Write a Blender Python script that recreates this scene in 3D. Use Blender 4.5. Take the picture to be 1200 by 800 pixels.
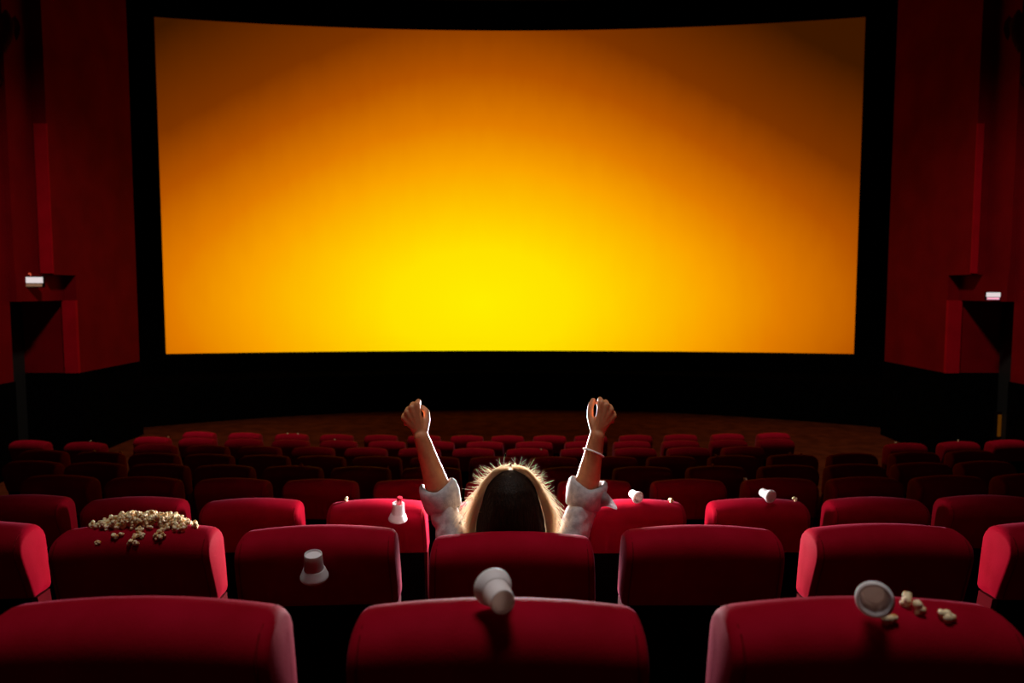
import bpy, bmesh, math, random
from mathutils import Vector, Matrix, noise
for o in list(bpy.data.objects): bpy.data.objects.remove(o, do_unlink=True)
S = bpy.context.scene
COL = S.collection
PI = math.pi
R = math.radians
random.seed(7)

# ------------------------------------------------------------------ camera, world, lights, exposure
cd = bpy.data.cameras.new('camera'); cam = bpy.data.objects.new('camera', cd); COL.objects.link(cam)
cam.location = (0, 0, 2.95); cam.rotation_euler = (R(90 - 4.2), 0, 0)
cd.sensor_width = 36; cd.lens = 842 / 1200 * 36; cd.clip_start = .05; cd.clip_end = 100
cd.dof.use_dof = True; cd.dof.focus_distance = 2.42; cd.dof.aperture_fstop = 3.2
S.camera = cam
w = bpy.data.worlds.new('world'); S.world = w; w.use_nodes = True
w.node_tree.nodes['Background'].inputs[0].default_value = (.01, .002, .002, 1)
w.node_tree.nodes['Background'].inputs[1].default_value = .02
S.view_settings.view_transform = 'Standard'; S.view_settings.look = 'None'
S.view_settings.exposure = 0; S.view_settings.gamma = 1; S.view_settings.use_curve_mapping = False

def light(name, kind, loc, target, energy, color, **kw):
    d = bpy.data.lights.new(name, kind); o = bpy.data.objects.new(name, d); COL.objects.link(o)
    o.location = loc; d.energy = energy; d.color = color
    o.rotation_euler = (Vector(target) - Vector(loc)).to_track_quat('-Z', 'Y').to_euler()
    for k, v in kw.items(): setattr(d, k, v)
    return o
light('strobe_light', 'AREA', (0, 3.5, 2.27), (0, 1.5, 2.36), 105, (1, .93, .95), size=.30)
light('ceiling_spot_audience', 'SPOT', (0, 1.85, 9.2), (0, 1.7, 2.2), 840, (1, .93, .90), spot_size=R(42), spot_blend=1, shadow_soft_size=1.1)
light('added_fill_spot_person', 'SPOT', (0, -2.6, 8.2), (0, 2.44, 2.46), 400, (1, .86, .72), spot_size=R(6.5), spot_blend=.9, shadow_soft_size=.25)  # unseen fill lamp, added to brighten the person from behind
for sx in (-1, 1):
    light('ceiling_spot_side', 'SPOT', (sx * 2.2, 6.0, 9.9), (sx * 6.9, 12.0, .5), 2300, (1, .86, .80), spot_size=R(56), spot_blend=1, shadow_soft_size=.4)
light('ceiling_spot_front', 'SPOT', (0, 6.5, 9.9), (0, 9.6, 1.0), 1100, (1, .80, .76), spot_size=R(46), spot_blend=1, shadow_soft_size=.4)

# ------------------------------------------------------------------ materials
def mat(name, color, rough=.6, **kw):
    m = bpy.data.materials.new(name); m.use_nodes = True
    b = m.node_tree.nodes['Principled BSDF']
    b.inputs['Base Color'].default_value = (*color, 1); b.inputs['Roughness'].default_value = rough
    for k, v in kw.items(): b.inputs[k.replace('_', ' ')].default_value = v
    return m
def add_noise(m, scale, lo, hi, bump=0, bscale=None, stretch=(1, 1, 1), detail=4):
    nt = m.node_tree; N = nt.nodes; L = nt.links; b = N['Principled BSDF']
    tc = N.new('ShaderNodeTexCoord'); mp = N.new('ShaderNodeMapping'); mp.inputs['Scale'].default_value = stretch
    L.new(tc.outputs['Object'], mp.inputs['Vector'])
    n = N.new('ShaderNodeTexNoise'); n.inputs['Scale'].default_value = scale; n.inputs['Detail'].default_value = detail
    L.new(mp.outputs[0], n.inputs['Vector'])
    r = N.new('ShaderNodeValToRGB'); r.color_ramp.elements[0].color = (*lo, 1); r.color_ramp.elements[1].color = (*hi, 1)
    r.color_ramp.elements[0].position = .35; r.color_ramp.elements[1].position = .65
    L.new(n.outputs['Fac'], r.inputs['Fac']); L.new(r.outputs['Color'], b.inputs['Base Color'])
    if bump:
        n2 = N.new('ShaderNodeTexNoise'); n2.inputs['Scale'].default_value = bscale or scale; n2.inputs['Detail'].default_value = 3
        L.new(mp.outputs[0], n2.inputs['Vector'])
        bp = N.new('ShaderNodeBump'); bp.inputs['Strength'].default_value = bump; bp.inputs['Distance'].default_value = .004
        L.new(n2.outputs['Fac'], bp.inputs['Height']); L.new(bp.outputs[0], b.inputs['Normal'])
    return m
VELVET = add_noise(mat('red_velvet', (.3, .002, .010), .7, Sheen_Weight=.12, Sheen_Roughness=.3, Sheen_Tint=(1, .30, .52, 1), Specular_IOR_Level=.02),
                   9, (.25, .0013, .010), (.30, .0022, .015), .10, 160)
MAROON = add_noise(mat('maroon_seat_fabric', (.1, .001, .004), .9, Specular_IOR_Level=.05), 9, (.07, .0007, .003), (.09, .001, .004), .1, 160)  # cushions darkened from the seat red to cut light bounced onto seat backs
PIPING = mat('dark_red_piping', (.15, .0012, .005), .9, Specular_IOR_Level=.05)
SHELL = add_noise(mat('black_seat_shell', (.004, .002, .002), 1.0, Specular_IOR_Level=0.0), 30, (.003, .0015, .0015), (.005, .0025, .0025))
BLACK = add_noise(mat('black_cloth', (.001, .001, .001), .95, Specular_IOR_Level=0.0), 8, (.0007, .0007, .0007), (.0014, .0012, .001))
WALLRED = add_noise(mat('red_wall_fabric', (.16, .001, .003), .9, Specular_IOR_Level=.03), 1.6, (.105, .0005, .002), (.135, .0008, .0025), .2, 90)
LITRED = add_noise(mat('painted_lit_wall_red', (.28, .001, .006), .9, Specular_IOR_Level=.03), 3, (.25, .0008, .005), (.30, .0012, .007))  # wall red made lighter: brightness of the lit strips is in the colour
DRAPE = add_noise(mat('dark_red_drape', (.06, .002, .003), .85, Specular_IOR_Level=.1), 3, (.05, .0015, .002), (.07, .002, .004))
CARPET = add_noise(mat('brown_carpet', (.08, .035, .02), 1.0, Specular_IOR_Level=0.0), 3.5, (.048, .0105, .003), (.080, .017, .005), .5, 60)
CEIL = add_noise(mat('dark_ceiling', (.01, .004, .004), .9), 2, (.008, .003, .003), (.012, .005, .005))
DOORM = mat('dark_door_paint', (.006, .006, .004), .6)
METAL = mat('dark_metal', (.05, .05, .05), .4, Metallic=1.0)
PAPER = add_noise(mat('white_paper_cup', (.8, .77, .78), .55, Subsurface_Weight=.15, Subsurface_Radius=(.01, .01, .01), Specular_IOR_Level=.3), 14, (.88, .85, .87), (.94, .91, .93))
nt = PAPER.node_tree; pb = nt.nodes['Principled BSDF']; po = nt.nodes['Material Output']
pt = nt.nodes.new('ShaderNodeBsdfTranslucent'); pt.inputs[0].default_value = (.85, .72, .62, 1); pm = nt.nodes.new('ShaderNodeMixShader'); pm.inputs[0].default_value = .22
nt.links.new(pb.outputs[0], pm.inputs[1]); nt.links.new(pt.outputs[0], pm.inputs[2]); nt.links.new(pm.outputs[0], po.inputs[0])
SKIN = add_noise(mat('skin', (.5, .2, .09), .5, Subsurface_Weight=.15, Subsurface_Radius=(.012, .004, .002), Subsurface_Scale=1.0, Specular_IOR_Level=.35),
                 40, (.50, .20, .09), (.58, .25, .12), .12, 220)
NAIL = mat('finger_nail', (.62, .34, .27), .3)
SHIRT = add_noise(mat('grey_cotton', (.52, .49, .50), .85, Sheen_Weight=.2), 60, (.30, .285, .295), (.43, .41, .42), .5, 320)
JEANS = add_noise(mat('blue_denim', (.03, .05, .10), .85), 80, (.025, .04, .08), (.04, .06, .13))
SHOE = mat('white_shoe_canvas', (.5, .5, .48), .7)
HAIRM = add_noise(mat('dark_brown_hair', (.02, .008, .004), .5, Specular_IOR_Level=.12), 30, (.005, .0022, .0012), (.016, .006, .0025), .8, 40, (6, 6, .6))
BRACE = mat('silver_bracelet', (.85, .83, .86), .35)
EYE = mat('eye_white', (.8, .78, .75), .2)
STRAW = mat('red_plastic_straw', (.55, .01, .03), .35)
# translucent single strands
STRAND = bpy.data.materials.new('backlit_hair_strand'); STRAND.use_nodes = True
nt = STRAND.node_tree; nt.nodes.clear()
od = nt.nodes.new('ShaderNodeOutputMaterial'); mx = nt.nodes.new('ShaderNodeMixShader'); df = nt.nodes.new('ShaderNodeBsdfDiffuse'); tr = nt.nodes.new('ShaderNodeBsdfTranslucent')
df.inputs[0].default_value = (.30, .16, .08, 1); tr.inputs[0].default_value = (1, .88, .70, 1); mx.inputs[0].default_value = .75
nt.links.new(df.outputs[0], mx.inputs[1]); nt.links.new(tr.outputs[0], mx.inputs[2]); nt.links.new(mx.outputs[0], od.inputs[0])
# popcorn: cream puffs with amber hulls
CORN = bpy.data.materials.new('popped_corn'); CORN.use_nodes = True
nt = CORN.node_tree; b = nt.nodes['Principled BSDF']; b.inputs['Roughness'].default_value = .6
b.inputs['Subsurface Weight'].default_value = .25; b.inputs['Subsurface Radius'].default_value = (.006, .004, .002)
tc = nt.nodes.new('ShaderNodeTexCoord'); nz = nt.nodes.new('ShaderNodeTexNoise'); nz.inputs['Scale'].default_value = 75
rp = nt.nodes.new('ShaderNodeValToRGB')
rp.color_ramp.elements[0].position = .36; rp.color_ramp.elements[0].color = (.60, .25, .03, 1)
rp.color_ramp.elements[1].position = .50; rp.color_ramp.elements[1].color = (.95, .78, .48, 1)
nt.links.new(tc.outputs['Object'], nz.inputs['Vector']); nt.links.new(nz.outputs['Fac'], rp.inputs['Fac']); nt.links.new(rp.outputs[0], b.inputs['Base Color'])

def emit(name, color, strength):
    m = bpy.data.materials.new(name); m.use_nodes = True; n = m.node_tree.nodes; n.clear()
    o = n.new('ShaderNodeOutputMaterial'); e = n.new('ShaderNodeEmission'); e.inputs[0].default_value = (*color, 1); e.inputs[1].default_value = strength
    m.node_tree.links.new(e.outputs[0], o.inputs[0]); return m
SIGNLIT = emit('lit_sign_panel', (1, .86, .86), .75)
SIGNPINK = emit('lit_sign_panel_pink', (1, .42, .55), 1.0)
SIGNLOW = emit('lit_sign_lower_band', (.9, .45, .25), .22)
REDLED = emit('red_indicator', (1, .12, .06), .6)
AMBER = emit('amber_step_light', (1, .30, .01), .065)

# the picture on the screen: amber with a yellow glow low in the middle
def s2l(c): return tuple(((v / 255) / 12.92 if v < 10 else (((v / 255) + .055) / 1.055) ** 2.4) for v in c)
SCREEN = bpy.data.materials.new('projected_picture'); SCREEN.use_nodes = True
nt = SCREEN.node_tree; N = nt.nodes; L = nt.links; N.clear()
def node(t, **kw):
    n = N.new(t)
    for k, v in kw.items(): setattr(n, k, v)
    return n
def math_(op, a, b=None):
    n = node('ShaderNodeMath', operation=op)
    for i, v in enumerate((a, b)):
        if v is None: continue
        if isinstance(v, (int, float)): n.inputs[i].default_value = v
        else: L.new(v, n.inputs[i])
    return n.outputs[0]
uv = node('ShaderNodeTexCoord'); sp = node('ShaderNodeSeparateXYZ'); L.new(uv.outputs['UV'], sp.inputs[0])
du = math_('MULTIPLY', math_('SUBTRACT', sp.outputs['X'], .455), 1.48)
dv = math_('MULTIPLY', math_('SUBTRACT', sp.outputs['Y'], .15), 1.17)
du2 = math_('MULTIPLY', du, du); dv2 = math_('MULTIPLY', dv, dv)
dd = math_('SQRT', math_('ADD', math_('ADD', du2, dv2), math_('MULTIPLY', math_('MULTIPLY', du2, dv2), 1.8)))
nz = node('ShaderNodeTexNoise'); nz.inputs['Scale'].default_value = 14; nz.inputs['Detail'].default_value = 3
mp = node('ShaderNodeMapping'); mp.inputs['Scale'].default_value = (3, .6, 1); L.new(uv.outputs['UV'], mp.inputs[0]); L.new(mp.outputs[0], nz.inputs['Vector'])
dd = math_('ADD', dd, math_('MULTIPLY', math_('SUBTRACT', nz.outputs['Fac'], .5), .03))
rp = node('ShaderNodeValToRGB'); cr = rp.color_ramp
stops = [(0, (255, 238, 0)), (.20, (255, 226, 0)), (.36, (255, 195, 0)), (.51, (250, 162, 0)), (.66, (225, 123, 0)), (.85, (178, 82, 0)), (1.05, (122, 50, 0)), (1.45, (58, 22, 0))]
stops = [(p / 1.5, c) for p, c in stops]
cr.elements[0].position = 0; cr.elements[0].color = (*s2l(stops[0][1]), 1)
cr.elements[1].position = stops[-1][0]; cr.elements[1].color = (*s2l(stops[-1][1]), 1)
for p, c in stops[1:-1]:
    e = cr.elements.new(p); e.color = (*s2l(c), 1)
L.new(math_('DIVIDE', dd, 1.5), rp.inputs['Fac'])
em = node('ShaderNodeEmission'); L.new(rp.outputs[0], em.inputs[0]); em.inputs[1].default_value = 1.0
ou = node('ShaderNodeOutputMaterial'); L.new(em.outputs[0], ou.inputs[0])

# ------------------------------------------------------------------ helpers
def mesh_obj(name, me, m, parent=None, loc=(0, 0, 0)):
    o = bpy.data.objects.new(name, me); COL.objects.link(o)
    if m and not me.materials: me.materials.append(m)
    o.location = loc
    if parent: o.parent = parent
    return o
def obj(name, bm, m, parent=None, loc=(0, 0, 0), smooth=40):
    bmesh.ops.recalc_face_normals(bm, faces=bm.faces)
    if smooth:
        for f in bm.faces: f.smooth = True
        for e in bm.edges:
            if len(e.link_faces) == 2 and e.calc_face_angle(0) > R(smooth): e.smooth = False
    me = bpy.data.meshes.new(name); bm.to_mesh(me); bm.free()
    return mesh_obj(name, me, m, parent, loc)
def tag(o, label, cat, group=None, kind=None):
    o['label'] = label; o['category'] = cat
    if group: o['group'] = group
    if kind: o['kind'] = kind
    return o
def thing(name, label, cat, loc=(0, 0, 0), rz=0, group=None):
    o = bpy.data.objects.new(name, None); COL.objects.link(o); o.location = loc; o.rotation_euler = (0, 0, rz); o.empty_display_size = .1
    return tag(o, label, cat, group)
def struct(name, bm, m, smooth=40):
    o = obj(name, bm, m, None, smooth=smooth); o['kind'] = 'structure'; return o
def dup(root):
    r = root.copy(); COL.objects.link(r)
    for ch in root.children:
        c = ch.copy(); COL.objects.link(c); c.parent = r
        for g in ch.children:
            d = g.copy(); COL.objects.link(d); d.parent = c
    return r
def box(bm, x0, x1, y0, y1, z0, z1, bev=0):
    if x0 > x1: x0, x1 = x1, x0
    v = [bm.verts.new((x, y, z)) for z in (z0, z1) for y in (y0, y1) for x in (x0, x1)]
    fs = [bm.faces.new([v[i] for i in q]) for q in ((0, 2, 3, 1), (4, 5, 7, 6), (0, 1, 5, 4), (2, 6, 7, 3), (0, 4, 6, 2), (1, 3, 7, 5))]
    if bev:
        es = list({e for f in fs for e in f.edges})
        bmesh.ops.bevel(bm, geom=es, offset=bev, segments=3, affect='EDGES', profile=.6)
def tube(bm, pts, r, n=8, closed=False):
    pts = [Vector(p) for p in pts]; rings = []
    for i, p in enumerate(pts):
        if closed: t = pts[(i + 1) % len(pts)] - pts[i - 1]
        else: t = pts[min(i + 1, len(pts) - 1)] - pts[max(i - 1, 0)]
        t.normalize(); a = t.orthogonal() if i == 0 else (a - a.dot(t) * t); a.normalize(); b_ = t.cross(a)
        rr = r[i] if isinstance(r, (list, tuple)) else r
        rings.append([bm.verts.new(p + rr * (math.cos(2 * PI * k / n) * a + math.sin(2 * PI * k / n) * b_)) for k in range(n)])
    m = len(rings)
    for i in range(m if closed else m - 1):
        A, B = rings[i], rings[(i + 1) % m]
        for k in range(n): bm.faces.new((A[k], A[(k + 1) % n], B[(k + 1) % n], B[k]))
    if not closed:
        bm.faces.new(rings[0][::-1]); bm.faces.new(rings[-1])
def lathe(bm, prof, n=40, closed_profile=True):
    rings = []
    for r, z in prof:
        rings.append([bm.verts.new((r * math.cos(2 * PI * k / n), r * math.sin(2 * PI * k / n), z)) for k in range(n)] if r > 1e-6 else [bm.verts.new((0, 0, z))])
    m = len(rings)
    for i in range(m if closed_profile else m - 1):
        A, B = rings[i], rings[(i + 1) % m]
        if len(A) == 1 and len(B) == 1: continue
        for k in range(n):
            k2 = (k + 1) % n
            if len(A) == 1: bm.faces.new((A[0], B[k2], B[k]))
            elif len(B) == 1: bm.faces.new((A[k], A[k2], B[0]))
            else: bm.faces.new((A[k], A[k2], B[k2], B[k]))

# ------------------------------------------------------------------ room shell
rowsY = [1.14, 2.14, 3.15, 4.2, 5.28, 6.33, 7.36, 8.38, 9.45]
rowsZ = [2.44, 2.228, 2.010, 1.817, 1.623, 1.453, 1.299, 1.152, 1.003]
floorZ = [z - 1.0 for z in rowsZ]; floorZ[-1] = 0.003
bm = bmesh.new()
edges = [-3.2, -2.0, -.9, .02] + [y - .13 for y in rowsY[1:-1]] + [9.45 - .13]
fz = [2.1, 1.9, 1.67] + floorZ[:-1]
for i, z in enumerate(fz): box(bm, -7.82, 7.82, edges[i], edges[i + 1], -.3, z)
box(bm, -9.2, 9.2, edges[-1], 17.6, -.3, 0)
for sx in (-1, 1): box(bm, sx * 7.82, sx * 9.2, 11.0, edges[-1], -.3, 0)
struct('floor', bm, CARPET, 0)
bm = bmesh.new(); box(bm, -10.2, 10.2, -3.4, 19.6, 10.4, 10.7); struct('ceiling', bm, CEIL, 0)
bm = bmesh.new(); box(bm, -8.6, 8.6, -3.5, -3.2, -.3, 10.4); struct('wall_back', bm, WALLRED, 0)
bm = bmesh.new(); box(bm, -10.2, 10.2, 19.3, 19.6, -.3, 10.4); struct('wall_front', bm, BLACK, 0)
for sx, side in ((-1, 'left'), (1, 'right')):
    bm = bmesh.new()
    box(bm, sx * 7.82, sx * 8.6, -3.2, 11.2, -.3, 10.4)
    box(bm, sx * 7.72, sx * 8.6, 11.2, 11.8, 3.18, 10.4)
    box(bm, sx * 7.50, sx * 8.6, 11.8, 14.4, 3.18, 10.4)
    box(bm, sx * 7.50, sx * 9.6, 12.4, 14.4, -.3, 3.18)
    box(bm, sx * 7.70, sx * 8.6, 11.2, 12.4, 2.75, 3.18)
    box(bm, sx * 8.45, sx * 8.6, 11.2, 12.4, -.3, 2.75)
    struct('wall_' + side, bm, WALLRED, 0)
    bm = bmesh.new()
    box(bm, sx * 7.79, sx * 7.82, -3.2, 11.2, 0, 1.496); box(bm, sx * 7.47, sx * 7.50, 12.37, 14.4, 0, 1.496); box(bm, sx * 7.50, sx * 8.44, 12.37, 12.4, 0, 1.496)
    struct('baseboard_' + side, bm, BLACK, 0)
    bm = bmesh.new(); box(bm, sx * 9.6, sx * 10.2, 14.4, 19.3, -.3, 10.4); box(bm, sx * 7.52, sx * 9.6, 14.4, 14.42, 0, 10.4)
    struct('trim_1' if sx < 0 else 'trim_2', bm, BLACK, 0)
    # return faces of opening and upper wall step, their light painted in as colour
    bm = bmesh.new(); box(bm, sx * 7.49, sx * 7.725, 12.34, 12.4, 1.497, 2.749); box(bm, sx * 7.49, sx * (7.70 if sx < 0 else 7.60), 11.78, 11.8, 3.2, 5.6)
    struct('painted_lit_strip_left' if sx < 0 else 'painted_lit_strip_right', bm, LITRED, 0)
    d = obj('door_1' if sx < 0 else 'door_2', (lambda b: (box(b, sx * 8.40, sx * 8.45, 11.3, 12.33, 0, 2.72, .006), b)[1])(bmesh.new()), DOORM); d['kind'] = 'structure'
    bmh = bmesh.new(); tube(bmh, [(sx * 8.40, 11.42, 1.02), (sx * 8.34, 11.42, 1.02), (sx * 8.34, 11.62, 1.02), (sx * 8.40, 11.62, 1.02)], .012); obj('push_bar', bmh, METAL, d)
    # gathered drape high on the wall
    bm = bmesh.new(); nu, nv = 70, 30; g = []
    for i in range(nu + 1):
        u = i / nu; row = []
        for j in range(nv + 1):
            v = j / nv
            sag = math.sin(PI * (u * 2 % 1.0)) * .9
            z = 9.9 - v * (3.2 + sag) + .1 * math.sin(u * 40)
            x = 7.74 - .05 * math.sin(u * 60 + v * 3) * (.3 + v) - .10 * math.sin(v * 22 + 5 * math.sin(PI * (u * 2 % 1.0)))
            row.append(bm.verts.new((sx * min(x, 7.80), 8.2 + 3.3 * u, z)))
        g.append(row)
    for i in range(nu):
        for j in range(nv): bm.faces.new((g[i][j], g[i + 1][j], g[i + 1][j + 1], g[i][j + 1]))
    bmesh.ops.solidify(bm, geom=bm.faces[:], thickness=.012)
    tag(obj('wall_drape', bm, DRAPE), 'dark red gathered drape hanging high on the %s side wall above the exit' % side, 'drape', 'swagged wall drapes')
    # exit sign
    s = thing('exit_sign', 'small white lit sign box above the dark exit opening, left wall' if sx < 0 else 'small pinkish lit sign box above the dark exit opening, right wall', 'sign',
              (-7.62, 11.49, 3.06) if sx < 0 else (7.62, 11.40, 2.835), 0, 'lit exit signs')
    bm = bmesh.new(); box(bm, -.02, .02, -.15, .15, -.09, .09, .006); o = obj('housing', bm, SHELL, s); o.rotation_euler = (0, 0, R(62 * sx)); 
    bm = bmesh.new(); box(bm, -.004, .004, -.125, .125, -.02, .075, .002); o2 = obj('light_panel', bm, SIGNLIT if sx < 0 else SIGNPINK, s)
    nrm = Vector((-sx * math.cos(R(62)), -math.sin(R(62)), 0))
    o2.rotation_euler = o.rotation_euler; o2.location = nrm * .021
    bm = bmesh.new(); box(bm, -.004, .004, -.11, .11, -.075, -.03, .002); o3 = obj('lower_band', bm, SIGNLOW if sx < 0 else SIGNPINK, s); o3.rotation_euler = o.rotation_euler; o3.location = nrm * .021
    bm = bmesh.new(); tube(bm, [(0, 0, 0), tuple(nrm * .17 + Vector((0, 0, .0)))], .012); o4 = obj('bracket', bm, SHELL, s); o4.location = nrm * -.15
    if sx > 0: s.scale = (.75, .75, .75); o2.data.materials[0] = SIGNLIT
    if sx < 0:
        bm = bmesh.new(); bmesh.ops.create_uvsphere(bm, u_segments=16, v_segments=10, radius=.035)
        o5 = obj('red_indicator_lamp', bm, REDLED, s); o5.location = nrm * .02 + Vector((-.12, .07, .11)); o5['label'] = 'small glowing red lamp on the upper corner of the sign'
st = thing('step_light', 'narrow dim amber light strip low beside the right exit doorway', 'light', (8.36, 12.2, .42))
bm = bmesh.new(); box(bm, -.05, .05, -.01, .06, -.03, .42, .008); obj('housing', bm, SHELL, st)
bm = bmesh.new(); box(bm, -.03, .03, -.018, -.008, .0, .38, .003); obj('lamp_strip', bm, AMBER, st)

# stage apron, a low black curved riser under the screen
bm = bmesh.new(); n = 60; fr = []
for i in range(n + 1):
    x = -9.55 + 19.1 * i / n; y = max(14.45, 17.5 - 2.1 * (x / 7.4) ** 2)
    fr.append((bm.verts.new((x, y, 0)), bm.verts.new((x, y, .9)), bm.verts.new((x, 19.25, .9)), bm.verts.new((x, 19.25, 0))))
for i in range(n):
    for k in range(4): bm.faces.new((fr[i][k], fr[i + 1][k], fr[i + 1][(k + 1) % 4], fr[i][(k + 1) % 4]))
bm.faces.new(fr[0][::-1]); bm.faces.new(fr[-1])
o = struct('trim_5', bm, BLACK)

# ------------------------------------------------------------------ cinema screen
scr = thing('cinema_screen', 'huge curved cinema screen glowing amber and yellow in a black surround', 'screen', (-.05, 18.3, 1.37))
W, H, SAG = 8.36, 7.945, .9
bm = bmesh.new(); uvl = bm.loops.layers.uv.new('UVMap'); nx, nz_ = 64, 8; g = []
for i in range(nx + 1):
    u = -1 + 2 * i / nx
    g.append([(bm.verts.new((u * W, -SAG * u * u, H * j / nz_)), (i / nx, j / nz_)) for j in range(nz_ + 1)])
for i in range(nx):
    for j in range(nz_):
        q = (g[i][j], g[i + 1][j], g[i + 1][j + 1], g[i][j + 1]); f = bm.faces.new([a[0] for a in q])
        for l, a in zip(f.loops, q): l[uvl].uv = a[1]
for f in bm.faces: f.smooth = True
me = bpy.data.meshes.new('projection_surface'); bm.to_mesh(me); bm.free(); mesh_obj('projection_surface', me, SCREEN, scr)
bm = bmesh.new()
def strip(u0, u1, z0, z1, n):
    vs = []
    for i in range(n + 1):
        u = u0 + (u1 - u0) * i / n; y = -SAG * u * u
        vs.append([bm.verts.new((u * W, y + a, z)) for a, z in ((-.06, z0), (-.06, z1), (.06, z1), (.06, z0))])
    for i in range(n):
        for k in range(4): bm.faces.new((vs[i][k], vs[i + 1][k], vs[i + 1][(k + 1) % 4], vs[i][(k + 1) % 4]))
    bm.faces.new(vs[0][::-1]); bm.faces.new(vs[-1])
strip(-1.08, 1.08, H, H + .7, 40); strip(-1.08, 1.08, -.55, 0, 40); strip(-1.14, -1.0, -.4, H + .6, 6); strip(1.0, 1.14, -.4, H + .6, 6)
obj('masking_frame', bm, BLACK, scr)

# ------------------------------------------------------------------ cinema seat
PROF = [(-.033, .772), (-.048, .82), (-.062, .86), (-.071, .89), (-.077, .915), (-.079, .935), (-.076, .955), (-.068, .971), (-.054, .985), (-.034, .994),
        (-.012, .999), (.010, 1.0), (.030, .995), (.046, .984), (.057, .967), (.064, .945), (.066, .91), (.068, .87), (.070, .83), (.073, .775), (.064, .764), (.04, .760), (.0, .760), (-.025, .762)]
def hw(z): return .240 - .008 * max(0, (z - .79)) / .21
ARCH = .015
def arch(x, z): return ARCH * (x / .21) ** 2 * max(0, min(1, (z - .88) / .12))
def loft_pad(bm):
    r = .025
    st = [-1, -.996, -.985, -.965, -.94, -.895, -.84, -.7, -.5, -.25, 0, .25, .5, .7, .84, .895, .94, .965, .985, .996, 1]
    rings = []
    for s in st:
        ring = []
        for y, z in PROF:
            x = s * hw(z)
            dx = max(0, abs(x) - (hw(z) - r)); ins = r - math.sqrt(max(0, r * r - dx * dx))
            mz = min(max(z, .78), .955); my = .012
            v = Vector((my - y, mz - z))
            top = max(0, (z - .955) / .045)
            k = min(ins * (.50 + .25 * top), v.length * .80)
            v = v.normalized() * k if v.length > 1e-6 else Vector((0, 0))
            ring.append(bm.verts.new((x, y + v.x, z + v.y - arch(x, z))))
        rings.append(ring)
    n = len(PROF)
    for e_ in (0, -1):                                   # softly domed side faces
        src = rings[e_]; sg = -1 if e_ == 0 else 1
        for fr_, bul in ((.25, .003), (.5, .005), (.75, .006)):
            ring = []
            for v0, (y, z) in zip(src, PROF):
                m_ = Vector((0, .005 - .02 * (v0.co.z - .8), .80 + (v0.co.z - .76) * .58))
                ring.append(bm.verts.new((v0.co.x + sg * bul, v0.co.y + (m_.y - v0.co.y) * fr_, v0.co.z + (m_.z - v0.co.z) * fr_)))
            if e_ == 0: rings.insert(0, ring)
            else: rings.append(ring)
    for i in range(len(rings) - 1):
        for k in range(n): bm.faces.new((rings[i][k], rings[i][(k + 1) % n], rings[i + 1][(k + 1) % n], rings[i + 1][k]))
    for ring, fl in ((rings[0], 1), (rings[-1], 0)):
        bm.faces.new(ring[::-1] if fl else ring)
def rear_y(z):
    P = PROF[:7]
    for (y0, z0), (y1, z1) in zip(P, P[1:]):
        if z0 <= z <= z1: return y0 + (y1 - y0) * (z - z0) / (z1 - z0)
    return P[0][0] if z < P[0][1] else P[-1][0]
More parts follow.
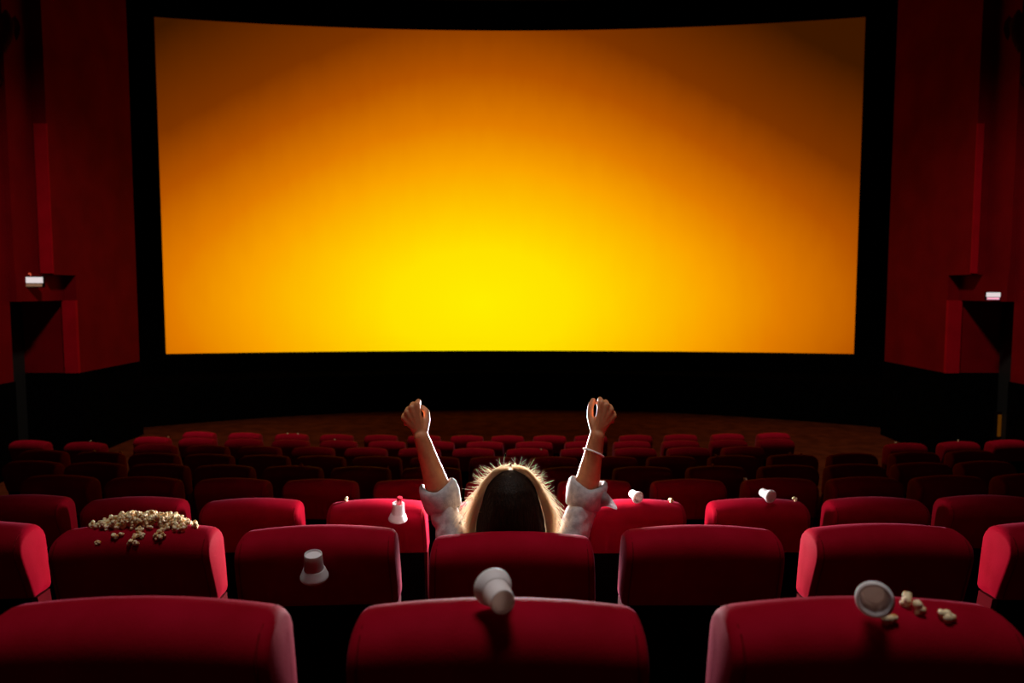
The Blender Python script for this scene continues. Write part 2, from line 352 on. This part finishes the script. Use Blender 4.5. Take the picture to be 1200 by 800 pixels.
def make_seat():
    t = thing('cinema_chair', 'red velvet cinema seat', 'chair', group='red cinema seats')
    bm = bmesh.new(); loft_pad(bm); obj('back_pad', bm, VELVET, t)
    # seams
    for s in (-1, 1):
        bm = bmesh.new(); pts = []
        for y, z in PROF[:15]:
            x = s * (hw(z) - .017); pts.append((x, y + (.0035 if y > -.03 else -.0005) - .001, z - arch(x, z) - (.0035 if z > .97 else 0)))
        tube(bm, pts, .0020, 6); obj('piping', bm, PIPING, t)
    bm = bmesh.new(); nx, nz = 36, 10; g = []
    for i in range(nx + 1):
        u = -1 + 2 * i / nx; row = []
        for j in range(nz + 1):
            v = j / nz; z = .778 + .126 * v; x = u * .150 * (1 + .06 * (1 - v))
            e = min(1, (1 - abs(u)) * 9) * min(1, (1 - v) * 2.5)
            row.append(bm.verts.new((x, rear_y(z) + .0008 - .0015 * e - .0050 * e * (1 - v * .7) * noise.noise((x * 48, z * 5, 1)), z)))
        g.append(row)
    for i in range(nx):
        for j in range(nz): bm.faces.new((g[i][j], g[i + 1][j], g[i + 1][j + 1], g[i][j + 1]))
    obj('back_panel', bm, VELVET, t)
    # dark shell below the pad
    bm = bmesh.new(); rings = []
    for z, y0, y1, h in ((.759, -.026, .085, .222), (.70, -.012, .105, .222), (.58, .022, .13, .222), (.46, .058, .155, .222), (.40, .078, .165, .225)):
        rings.append([bm.verts.new(p) for p in ((-h, y0 + .012, z), (-h + .015, y0, z), (h - .015, y0, z), (h, y0 + .012, z), (h, y0 + .045, z), (-h, y0 + .045, z))])
    for A, B in zip(rings, rings[1:]):
        for k in range(6): bm.faces.new((A[k], A[(k + 1) % 6], B[(k + 1) % 6], B[k]))
    bm.faces.new(rings[0]); bm.faces.new(rings[-1][::-1]); obj('back_shell', bm, SHELL, t)
    bm = bmesh.new(); rings = []
    for z, y0, y1, h in ((.759, -.012, .074, .240), (.70, .004, .088, .238), (.58, .058, .125, .234), (.46, .104, .165, .23), (.42, .116, .160, .20)):
        rings.append([bm.verts.new(p) for p in ((-h, y0, z), (h, y0, z), (h, y1 - .02, z), (h - .03, y1, z), (-h + .03, y1, z), (-h, y1 - .02, z))])
    for A, B in zip(rings, rings[1:]):
        for k in range(6): bm.faces.new((A[k], A[(k + 1) % 6], B[(k + 1) % 6], B[k]))
    bm.faces.new(rings[0]); bm.faces.new(rings[-1][::-1]); obj('backrest_cushion', bm, MAROON, t)
    # tipped-up seat cushion
    bm = bmesh.new(); box(bm, -.222, .222, -.05, .05, 0, .40, .028)
    o = obj('seat_cushion', bm, MAROON, t, (0, .17, .36)); o.rotation_euler = (R(-86), 0, 0)
    bm = bmesh.new(); box(bm, -.018, .018, .0, .40, -.028, .028, .014); obj('armrest', bm, SHELL, t, (.280, .03, .54))
    bm = bmesh.new(); box(bm, -.015, .015, .10, .30, 0, .515, .008); box(bm, -.03, .03, .06, .36, 0, .02, .006); obj('support_post', bm, SHELL, t, (.280, 0, 0))
    bm = bmesh.new(); box(bm, -.245, .278, .18, .46, .27, .302, .006); obj('seat_frame', bm, SHELL, t)
    return t
ORD = ['', 'first', 'second', 'third', 'fourth', 'fifth', 'sixth', 'seventh', 'eighth', 'ninth', 'tenth', 'eleventh', 'twelfth', 'thirteenth', 'fourteenth', 'fifteenth', 'sixteenth', 'seventeenth', 'eighteenth']
ROWX = [[-.612, -.022, .575],
        [-1.725, -1.145, -.588, 0, .574, 1.143, 1.735],
        [-2.25, -1.70, -1.165, -.60, -.02, .55, 1.10, 1.64, 2.17],
        [-2.75, -2.22, -1.67, -1.14, -.60, -.06, .49, 1.05, 1.60, 2.125, 2.65, 3.18],
        [-3.70, -3.19, -2.68, -2.17, -1.645, -1.13, -.60, -.08, .44, .975, 1.53, 2.08, 2.60, 3.13, 3.65],
        [-4.36, -3.80, -3.27, -2.75, -2.23, -1.72, -1.21, -.69, -.16, .37, .90, 1.43, 1.99, 2.54, 3.10, 3.70, 4.26],
        [-5.26, -4.60, -3.80, -3.22, -2.65, -2.08, -1.52, -.96, -.40, .16, .72, 1.28, 1.84, 2.42, 4.22, 4.84, 5.42],
        [-4.38, -3.80, -3.22, -2.64, -2.06, -1.48, -.90, -.32, .26, .84, 1.42, 2.00, 2.58, 3.16],
        [-4.27, -3.62, -2.97, -2.35, -1.75, -1.17, -.60, -.06, .50, 1.05, 1.65, 2.26, 2.90, 3.54]]
SPECIAL = {(0, 0): 'nearest red cinema seat at the lower left corner of the photo',
           (0, 1): 'nearest red cinema seat in the middle, white cup lying on its top edge',
           (0, 2): 'nearest red cinema seat on the right, cup and spilled popcorn on top',
           (1, 1): 'red cinema seat with the big heap of popcorn on its backrest',
           (1, 2): 'red cinema seat behind the large upside-down white cup, second row',
           (1, 3): 'red cinema seat in which the cheering long-haired person sits',
           (2, 3): 'red cinema seat behind the upside-down cup with the red straw stub',
           (2, 4): 'red cinema seat directly in front of the person, edge glowing white'}
seat0 = make_seat(); seats = {}
for r, xs in enumerate(ROWX):
    for c, x in enumerate(xs):
        s = seat0 if not seats else dup(seat0)
        y = rowsY[r] + x * x / 70
        if r > 1 or (r, c) == (1, 3): s.scale = (.92 if r > 1 else 1.03, 1, 1)
        s.location = (x, y, floorZ[r]); s.rotation_euler = (0, 0, x / 35 if r > 2 else (.055 if r and x < -.3 else 0))
        s['label'] = SPECIAL.get((r, c), 'red velvet cinema seat, %s from the left in the %s row from the camera' % (ORD[c + 1], ORD[r + 1]))
        seats[(r, c)] = s
# the occupied seat: cushion folded down, back pushed a little towards the camera
occ = seats[(1, 3)]
occ.location.y -= .02; occ.location.z -= .012

bm = bmesh.new(); lathe(bm, [(0, 0), (.009, 0), (.0125, .0015), (.0125, .003), (.010, .0055), (0, .0065)], 24, False)
bt = obj('button', bm, VELVET, seats[(0, 0)], (.208, rear_y(.865) + .001, .862)); bt.rotation_euler = (R(90), 0, 0)
# ------------------------------------------------------------------ person
def hull(bm, p1, r1, p2, r2, sub=3):
    t = bmesh.new()
    for p, r_ in ((p1, r1), (p2, r2)):
        rr = r_ if isinstance(r_, (tuple, list)) else (r_, r_, r_)
        bmesh.ops.create_icosphere(t, subdivisions=sub, radius=1, matrix=Matrix.Translation(p) @ Matrix.Diagonal((*rr, 1)))
    res = bmesh.ops.convex_hull(t, input=t.verts[:])
    bmesh.ops.delete(t, geom=[v for v in t.verts if not v.link_faces], context='VERTS')
    kill = {e for e in res['geom_interior'] + res['geom_unused'] if isinstance(e, bmesh.types.BMVert) and e.is_valid}
    bmesh.ops.delete(t, geom=list(kill), context='VERTS')
    me = bpy.data.meshes.new('tmp'); t.to_mesh(me); t.free(); bm.from_mesh(me); bpy.data.meshes.remove(me)
def chain(bm, pts, rs, sub=3):
    for i in range(len(pts) - 1): hull(bm, pts[i], rs[i], pts[i + 1], rs[i + 1], sub)
def fuse(name, bm, voxel, iters, m, parent):
    me = bpy.data.meshes.new('tmp'); bm.to_mesh(me); bm.free(); o = bpy.data.objects.new('tmp', me); COL.objects.link(o)
    md = o.modifiers.new('r', 'REMESH'); md.mode = 'VOXEL'; md.voxel_size = voxel; md.use_smooth_shade = True
    sm = o.modifiers.new('s', 'SMOOTH'); sm.factor = .5; sm.iterations = iters
    dg = bpy.context.evaluated_depsgraph_get(); dg.update()
    out = bpy.data.meshes.new_from_object(o.evaluated_get(dg)); bpy.data.objects.remove(o); bpy.data.meshes.remove(me)
    out.name = name; out.materials.clear()
    for p in out.polygons: p.use_smooth = True
    return mesh_obj(name, out, m, parent)
BASE = Vector((0, 2.52, 1.62))
person = thing('person', 'person with long hair seen from behind, both fists raised, grey rolled-sleeve shirt', 'person', BASE)
def L_(p): return Vector(p) - BASE
bm = bmesh.new()
# torso, neck, head
chain(bm, [L_(p) for p in ((0, 2.57, 1.74), (0, 2.50, 1.86), (0, 2.42, 1.99), (0, 2.385, 2.06), (-.003, 2.375, 2.14))],
      [(.155, .10, .095), (.125, .09, .09), (.125, .09, .07), (.06, .055, .05), (.05, .052, .05)])
hc = L_((-.004, 2.385, 2.232))
hull(bm, hc, (.074, .092, .098), hc + Vector((0, .028, -.045)), (.058, .066, .066))
hull(bm, hc + Vector((0, .05, -.075)), (.034, .036, .03), hc + Vector((0, .078, -.098)), (.02, .016, .015))
hull(bm, hc + Vector((0, .088, -.012)), (.009, .010, .010), hc + Vector((0, .108, -.042)), (.013, .012, .010), 2)      # nose
hull(bm, hc + Vector((-.018, .092, -.068)), .008, hc + Vector((.018, .092, -.068)), .008, 2)                              # lips
hull(bm, hc + Vector((-.035, .08, .012)), .012, hc + Vector((.035, .08, .012)), .012, 2)                                  # brow
for s in (-1, 1): hull(bm, hc + Vector((s * .076, .0, .004)), (.008, .018, .026), hc + Vector((s * .074, .004, -.02)), (.007, .012, .014), 2)  # ears
hands = {}
ARM = {-1: dict(sh=(-.170, 2.355, 2.012), el=(-.247, 2.46, 2.223), wr=(-.313, 2.45, 2.440), rot=1),
       1: dict(sh=(.170, 2.355, 2.012), el=(.254, 2.46, 2.232), wr=(.2935, 2.45, 2.443), rot=1)}
K = {1: dict(I=(.3075, 2.452, 2.559), M=(.3270, 2.450, 2.550), R=(.3420, 2.450, 2.534), P=(.3525, 2.452, 2.513), T=((.283, 2.458, 2.470), (.2720, 2.474, 2.505), (.2740, 2.485, 2.538), (.2850, 2.500, 2.560))),
     -1: dict(I=(-.3270, 2.452, 2.552), M=(-.3465, 2.450, 2.542), R=(-.3625, 2.450, 2.526), P=(-.3745, 2.452, 2.506), T=((-.303, 2.458, 2.468), (-.2960, 2.474, 2.498), (-.2990, 2.486, 2.522), (-.3140, 2.500, 2.534)))}
nails = []
for s in (-1, 1):
    A = ARM[s]; sh, el, wr = (L_(A[k]) for k in ('sh', 'el', 'wr'))
    chain(bm, [L_((0, 2.39, 2.045)), sh, sh.lerp(el, .5), el], [.062, .055, .046, .041])
    chain(bm, [el, el.lerp(wr, .22), el.lerp(wr, .6), wr], [.041, .043, .034, .0265])
    k = K[s]; up = (wr - el).normalized()
    kn = {f: L_(k[f]) for f in 'IMRP'}
    for f, rk in zip('IMRP', (.0115, .0118, .011, .0100)):
        q = kn[f]; b0 = wr + up * .014 + (q - wr) * .10
        chain(bm, [b0, b0.lerp(q, .55), q], [.016, .0135, rk], 2)                               # metacarpal to knuckle
        ln = {'I': .036, 'M': .039, 'R': .036, 'P': .029}[f]
        pip = q + Vector((0, ln, .006)); dip = pip + Vector((-s * .003, .004, -.024)); tip = dip + Vector((-s * .002, -.018, -.006))
        chain(bm, [q, pip, dip, tip], [rk * .95, .0098, .0090, .0080], 2)
        nails.append((tip + Vector((0, .004, -.008)), s))
    pal = (kn['I'] + kn['P']) / 2
    hull(bm, wr + up * .012, (.024, .017, .018), wr.lerp(pal, .62) + Vector((0, .008, 0)), (.031, .015, .026))
    T = [L_(p) for p in k['T']]
    chain(bm, [wr + up * .012, T[0], T[1], T[2], T[3]], [.018, .0155, .0125, .0110, .0092], 2)
# legs
for s in (-1, 1):
    chain(bm, [L_((s * .085, 2.57, 1.735)), L_((s * .10, 2.95, 1.725)), L_((s * .10, 2.90, 1.50)), L_((s * .10, 2.855, 1.31))], [.085, .058, .052, .036])
    chain(bm, [L_((s * .10, 2.835, 1.265)), L_((s * .10, 2.96, 1.252))], [.034, .024])
body = fuse('body', bm, .0036, 5, SKIN, person)
for s in (-1, 1):
    e = bmesh.new(); bmesh.ops.create_uvsphere(e, u_segments=16, v_segments=10, radius=.0125)
    obj('eye', e, EYE, body, hc + Vector((s * .030, .077, -.006)))
# shirt torso and upper sleeves (one garment), cuffs folded at the elbows
def fold(o, amp, f, axis=None):
    for v in o.data.vertices:
        p = v.co + BASE
        d = noise.noise(Vector((p.x * f, p.y * f, p.z * f * .55))) * amp + noise.noise(p * f * 2.3) * amp * .45
        v.co += v.normal * d
bm = bmesh.new()
chain(bm, [L_(p) for p in ((0, 2.55, 1.80), (0, 2.49, 1.88), (0, 2.43, 1.97), (0, 2.405, 2.035))], [(.158, .105, .10), (.14, .10, .09), (.138, .098, .07), (.085, .065, .045)])
for s in (-1, 1):
    A = ARM[s]; sh, el = L_(A['sh']), L_(A['el'])
    chain(bm, [L_((0, 2.39, 2.03)), sh, sh.lerp(el, .45), sh.lerp(el, .86)], [.060, .062, .052, .048])
shirt = fuse('shirt', bm, .0045, 3, SHIRT, person); fold(shirt, .013, 15)
for s in (-1, 1):
    A = ARM[s]; sh, el, wr = (L_(A[k]) for k in ('sh', 'el', 'wr'))
    ax = ((el - sh).normalized() * .45 + (wr - el).normalized() * .55).normalized(); c0 = el - ax * .050
    a = ax.cross(Vector((0, 1, 0))).normalized(); b_ = ax.cross(a)
    prof = [(.046, .078), (.0485, .088), (.054, .092), (.0625, .089), (.0675, .080), (.0685, .055), (.066, .028), (.0625, .012), (.057, .006), (.051, .012), (.047, .03)]
    bm = bmesh.new(); n = 64; rings = []
    for r_, h in prof:
        ring = []
        for i in range(n):
            th = 2 * PI * i / n; dr = Vector((math.cos(th), math.sin(th)))
            wv = 1 + .09 * noise.noise((dr.x * 1.6 + s * 5, dr.y * 1.6, h * 18)) + .03 * noise.noise((dr.x * 5, dr.y * 5, h * 60 + s))
            out = a * dr.x + b_ * dr.y
            lift = .024 * max(0, out.x * s) ** 1.5 - .016 * max(0, -out.y) + .014 * max(0, -out.x * s)
            ring.append(bm.verts.new(c0 + ax * (h + lift * (h / .09)) + out * r_ * wv))
        rings.append(ring)
    for i in range(len(prof)):
        A_, B_ = rings[i], rings[(i + 1) % len(prof)]
        for k in range(n): bm.faces.new((A_[k], A_[(k + 1) % n], B_[(k + 1) % n], B_[k]))
    cf = obj('rolled_cuff', bm, SHIRT, person, smooth=80)
    if s > 0:
        # loose corner of the folded cuff sticking out
        bm = bmesh.new(); nu, nv = 14, 8; g = []
        o0 = el + Vector((.045, -.030, -.005))
        for i in range(nu + 1):
            u = i / nu; row = []
            for j in range(nv + 1):
                v = j / nv - .5; wd = .060 * (1 - u ** 1.6 * .80)
                row.append(bm.verts.new(o0 + Vector((.062 * u, -.008 * math.sin(u * 3) + .014 * (1 - 4 * v * v) * (-1 if u < .8 else -.4), v * wd - .022 * u + .010 * math.sin(u * 4)))))
            g.append(row)
        for i in range(nu):
            for j in range(nv): bm.faces.new((g[i][j], g[i + 1][j], g[i + 1][j + 1], g[i][j + 1]))
        bmesh.ops.solidify(bm, geom=bm.faces[:], thickness=.004)
        obj('cuff_tab', bm, SHIRT, cf)
bm = bmesh.new()
hull(bm, L_((0, 2.57, 1.745)), (.165, .11, .10), L_((0, 2.56, 1.79)), (.16, .105, .09))
for s in (-1, 1): chain(bm, [L_((s * .085, 2.57, 1.735)), L_((s * .10, 2.95, 1.725)), L_((s * .10, 2.90, 1.50)), L_((s * .10, 2.858, 1.325))], [.092, .066, .060, .050])
fuse('trousers', bm, .006, 3, JEANS, person)
for s in (-1, 1):
    bm = bmesh.new(); chain(bm, [L_((s * .10, 2.83, 1.275)), L_((s * .10, 2.90, 1.272)), L_((s * .10, 2.97, 1.262))], [(.036, .036, .042), (.04, .04, .040), (.038, .03, .028)])
    fuse('shoe', bm, .005, 2, SHOE, person)
# bracelet
A = ARM[1]; el, wr = L_(A['el']), L_(A['wr']); c0 = el.lerp(wr, .72); ax = (wr - el).normalized(); a = ax.orthogonal().normalized(); b_ = ax.cross(a)
ax2 = (ax + Vector((.25, .35, 0))).normalized(); a = ax2.orthogonal().normalized(); b_ = ax2.cross(a)
bm = bmesh.new(); tube(bm, [c0 + (a * math.cos(t) + b_ * math.sin(t)) * (.0365 + .0012 * math.sin(9 * t)) for t in [2 * PI * i / 40 for i in range(40)]], .0033, 8, True)
br = obj('bracelet', bm, BRACE, person); br['label'] = 'thin silver bracelet on the right wrist'

# hair: body of hair plus single strands catching the light
HX, HY = -.004, 2.372
top = 2.342
HP = [(0, .0), (.004, .022), (.014, .044), (.032, .064), (.056, .081), (.085, .091), (.12, .101), (.16, .112), (.205, .117), (.26, .122), (.32, .120), (.37, .105), (.40, .08)]
def hprof(d):
    for (d0, r0), (d1, r1) in zip(HP, HP[1:]):
        if d <= d1: return r0 + (r1 - r0) * (d - d0) / (d1 - d0)
    return .06
bm = bmesh.new(); n = 72; rings = []
for d, r_ in [(x_ / 60 * .40, 0) for x_ in range(1, 61)]:
    d = .40 * (d / .40) ** 1.6; r_ = hprof(d); ring = []
    for i in range(n):
        th = 2 * PI * i / n; cx, cy = math.cos(th), math.sin(th)
        back = (1.0 if cy < 0 else 1.0); ryf = 1.02 if d < .10 else max(.66, 1.02 - (d - .10) * 2.2)
        face = 1.0
        if cy > .45 and d > .09: face = max(.42, 1 - (cy - .45) * 1.15)       # opening around the face
        wv = 1 + .035 * noise.noise((cx * 7, cy * 7, d * 4)) + .02 * noise.noise((cx * 17, cy * 17, d * 7))
        ring.append(bm.verts.new((HX + cx * r_ * wv * face, HY + .012 + cy * r_ * ryf * wv * face - .02 * (d / .4), top - d)))
    rings.append(ring)
for A_, B_ in zip(rings, rings[1:]):
    for k in range(n): bm.faces.new((A_[k], A_[(k + 1) % n], B_[(k + 1) % n], B_[k]))
tp = bm.verts.new((HX, HY + .012, top + .0005))
for k in range(n): bm.faces.new((tp, rings[0][k], rings[0][(k + 1) % n]))
bm.faces.new(rings[-1])
for v in bm.verts: v.co -= BASE
hair = obj('long_hair', bm, HAIRM, person, smooth=80); hair['label'] = 'long dark brown loose hair'
rnd = random.Random(3)
V = []; F = []
def strand(pts, r0):
    n = len(pts); b0 = len(V)
    for i, p in enumerate(pts):
        t = (pts[min(i + 1, n - 1)] - pts[max(i - 1, 0)]).normalized(); a = t.orthogonal().normalized(); b_ = t.cross(a); rr = r0 * (1 - .7 * i / (n - 1))
        for k in range(3): V.append(tuple(p + rr * (math.cos(2.094 * k) * a + math.sin(2.094 * k) * b_) - BASE))
    for i in range(n - 1):
        for k in range(3): F.append((b0 + i * 3 + k, b0 + i * 3 + (k + 1) % 3, b0 + i * 3 + 3 + (k + 1) % 3, b0 + i * 3 + 3 + k))
for q in range(2300):
    th = rnd.choice((0, PI)) + rnd.gauss(0, .10) if rnd.random() < .8 else rnd.uniform(0, PI)
    side = abs(math.cos(th))
    off = min(rnd.expovariate(1 / .17), .60); d1 = rnd.uniform(.14, .34); d0 = rnd.uniform(0, .05)
    ph = rnd.uniform(0, 6.28); fr = rnd.uniform(8, 26); am = rnd.uniform(.001, .006); pts = []
    for i in range(15):
        t = i / 14; d = d0 + (d1 - d0) * t; r_ = hprof(d) * (1.0 + .02) + off * .13 * (t ** 1.5) * (.3 + .7 * side) + .0025
        ry = 1.02 if d < .10 else max(.66, 1.02 - (d - .10) * 2.2)
        wx = am * math.sin(ph + fr * t) * t; wy = am * math.cos(ph + fr * .8 * t) * t
        pts.append(Vector((HX + math.cos(th) * r_ + wx, HY + .012 + math.sin(th) * r_ * ry - .02 * (d / .4) + wy, top + .002 + off * .030 * (1 - t) - d + am * .5 * math.sin(ph * 2 + fr * t))))
    strand(pts, rnd.uniform(.0004, .0008))
for q in range(900):                                                           # flyaways
    th = rnd.uniform(-.15, PI + .15) if rnd.random() < .4 else rnd.choice((0, PI)) + rnd.gauss(0, .2); d = abs(rnd.gauss(0, .12)); r_ = hprof(max(d, .001))
    base = Vector((HX + math.cos(th) * (r_ + .004 + d * .08), HY + .012 + math.sin(th) * r_, top - d))
    dirv = (Vector((math.cos(th), math.sin(th) * .7, .75 - d * 5)) + Vector((rnd.gauss(0, .45), rnd.gauss(0, .45), rnd.gauss(0, .35)))).normalized()
    ln = rnd.uniform(.012, .050); cv = Vector((rnd.gauss(0, .5), rnd.gauss(0, .5), rnd.gauss(-.25, .5)))
    strand([base + dirv * ln * (i / 8) + cv * ln * .6 * (i / 8) ** 2 for i in range(9)], rnd.uniform(.0003, .00055))
me = bpy.data.meshes.new('hair_strands'); me.from_pydata(V, [], F); me.update()
hs = mesh_obj('hair_strands', me, STRAND, hair); hs['label'] = 'loose frizzy strands glowing against the light'; hs['kind'] = 'stuff'

# ------------------------------------------------------------------ cups
def cup(label, loc, axis, scale, straw=False, spin=0):
    # local: +Z runs from the mouth (wide rolled rim, z=0) to the closed narrow base (z=.08)
    t = thing('paper_cup', label, 'cup', loc, group='white cups thrown over the seats')
    q = Vector((0, 0, 1)).rotation_difference(Vector(axis).normalized()); t.rotation_mode = 'QUATERNION'; t.rotation_quaternion = q; t.scale = (scale,) * 3
    bm = bmesh.new()
    lathe(bm, [(.0325, .004), (.0305, .012), (.0290, .024), (.0262, .060), (.0252, .076), (.0246, .0795), (.0232, .080), (.0222, .0775), (.0215, .0735), (0, .0730), (0, .0715), (.0225, .0712), (.0236, .070), (.0244, .060), (.0272, .024), (.0296, .008)], 48)
    obj('body', bm, PAPER, t)
    bm = bmesh.new()
    lathe(bm, [(.0296, .000), (.0345, -.0015), (.0385, .0005), (.0405, .004), (.0402, .0085), (.0385, .0125), (.0365, .0175), (.0338, .0250), (.0305, .0315), (.0290, .0320), (.0300, .016), (.0312, .006)], 48)
    obj('rim', bm, PAPER, t)
    if straw:
        bm = bmesh.new(); tube(bm, [(.002, .004, .0725), (.003, .002, .090), (.006, 0, .108)], .0115, 14); o = obj('straw_stub', bm, STRAW, t); o['label'] = 'red stub on top'
    return t
cup('white cup upside down in front of the second-row seat back', (-.570, 2.018, 2.118), (.03, -.22, 1), 1.0)
cup('white upside-down cup with a red stub on top, left of the person', (-.4885, 3.005, 1.965), (.08, -.16, 1), .98, True)
cup('white cup toppled over the top edge of the nearest middle seat', (-.032, 1.122, 2.474), (.30, -.95, -.01), .77)
cup('open cup lying mouth to the viewer beside loose popcorn, near right seat', (.546, 1.050, 2.483), (.40, .88, -.15), .67)
cup('small white cup lying on the seat top just right of the person', (.556, 3.10, 2.034), (-.38, .90, .10), .68)
cup('small white cup lying on a third-row seat top, farther right', (1.140, 3.10, 2.038), (-.38, .90, .10), .74)

# ------------------------------------------------------------------ popcorn
def corn_mesh(seed):
    r_ = random.Random(seed); bm = bmesh.new(); n = r_.randint(5, 8)
    for i in range(n):
        a = r_.uniform(0, 6.28); z = r_.uniform(-.5, .8); rad = r_.uniform(.0030, .0052)
        bmesh.ops.create_icosphere(bm, subdivisions=2, radius=rad, matrix=Matrix.Translation((.0052 * math.cos(a) * math.sqrt(1 - z * z * .6), .0052 * math.sin(a) * math.sqrt(1 - z * z * .6), .0045 * z)))
    bmesh.ops.create_icosphere(bm, subdivisions=2, radius=.0048)
    for v in bm.verts: v.co *= 1 + .16 * noise.noise(v.co * 420 + Vector((seed, 0, 0)))
    for f in bm.faces: f.smooth = True
    me = bpy.data.meshes.new('popcorn'); bm.to_mesh(me); bm.free(); me.materials.append(CORN); return me
CM = [corn_mesh(i) for i in range(9)]
def pad_top(y):
    P = PROF[5:19]
    if y <= P[0][0]: return .92
    for (y0, z0), (y1, z1) in zip(P, P[1:]):
        if y0 <= y <= y1: return z0 + (z1 - z0) * (y - y0) / (y1 - y0)
    return .86
def seat_surface(rc, lx, ly):
    s = seats[rc]; z = pad_top(ly); return Vector((s.location.x + lx, s.location.y + ly, s.location.z + z - arch(lx, z)))
pr = random.Random(11)
def corn(p, label, group=None, sc=1):
    o = bpy.data.objects.new('popcorn', pr.choice(CM)); COL.objects.link(o); o.location = p; o.scale = (sc,) * 3
    o.rotation_euler = (pr.uniform(0, 6.28), pr.uniform(0, 6.28), pr.uniform(0, 6.28)); return tag(o, label, 'popcorn', group)
heap = []; RR = .0088
def drop(lx, ly, cap):
    p = seat_surface((1, 1), lx, ly); z0 = p.z + RR * .8; z = z0
    for h in heap:
        dd = math.hypot(h.x - p.x, h.y - p.y)
        if dd < 2 * RR * .84: z = max(z, h.z + math.sqrt((2 * RR * .84) ** 2 - dd * dd) * .85)
    if z - z0 > cap: return
    heap.append(Vector((p.x, p.y, z)))
for i in range(900):
    if len(heap) > 150: break
    lx = pr.uniform(-.125, .155); u = (lx - .018) / .145
    if pr.random() > 1.05 - abs(u) ** 1.5: continue
    drop(lx, pr.uniform(-.030, .050), .028 * max(0, 1 - u * u) ** .8)
for lx in (-.150, -.138, -.122, -.108, .150, .165, .172): drop(lx, pr.uniform(-.01, .02), .01)
for lx in (-.088, -.040, -.030, -.022, -.012, .010, .018, .030, .036, .082, .090, .098): drop(lx, pr.uniform(-.074, -.056), .0)
for lx in (-.024, -.010, .022, .034, .086): drop(lx, pr.uniform(-.050, -.036), .004)
for h in heap: corn(h, 'popcorn kernel in the big heap spilled over a second-row seat back', 'heaped popcorn kernels', pr.uniform(1.05, 1.45))
# loose kernels beside the near right cup
for (px, dy, lab) in ((.588, .0, 'yellowish popcorn kernel touching the right side of the fallen open cup'), (.640, -.012, 'popcorn kernel in the loose pair right of the open cup, left one'),
                      (.652, -.028, 'popcorn kernel in the loose pair right of the open cup, right one'), (.690, -.040, 'popcorn kernel farthest right on the near right seat top'),
                      (.592, -.052, 'popcorn kernel just under the mouth of the fallen open cup')):
    p = seat_surface((0, 2), px - .575, dy); corn(p + Vector((0, 0, .008)), lab, None, 1.5)
# stray kernels on seats farther down
STRAY = [((8, 2), -.05, -.02), ((8, 2), .09, -.03), ((4, 4), .06, 0), ((7, 4), -.05, 0), ((4, 5), .22, 0), ((6, 9), .14, -.03), ((2, 5), .16, -.01), ((2, 3), -.14, .0), ((5, 12), -.15, 0), ((4, 10), -.02, 0),
         ((5, 13), -.02, .0), ((5, 13), .08, .0), ((3, 8), -.20, 0), ((2, 6), .17, 0), ((6, 1), .05, 0), ((5, 1), -.05, 0), ((5, 1), .19, 0), ((6, 15), .0, 0), ((6, 14), -.1, 0), ((7, 0), .19, 0)]
for (rc, lx, ly) in STRAY:
    p = seat_surface(rc, max(-.2, min(.2, lx)), ly)
    corn(p + Vector((0, 0, .008)), 'stray popcorn on the seat %s from left, %s row from the camera' % (ORD[rc[1] + 1], ORD[rc[0] + 1]) + (', right' if (rc, lx) in (((8, 2), .09), ((5, 13), .08), ((5, 1), .19)) else ''), None, 1.35)
for k in range(2):
    s = seats[(3, 8)]; corn(s.matrix_world.translation + Vector((0, 0, 0)) if False else Vector((1.8555 + .012 * k, s.location.y + .16 - .02 * k, floorZ[3] + .637)), 'popcorn kernel on an armrest beside the right aisle, %s one' % ('near', 'far')[1 - k], None, 1.3)
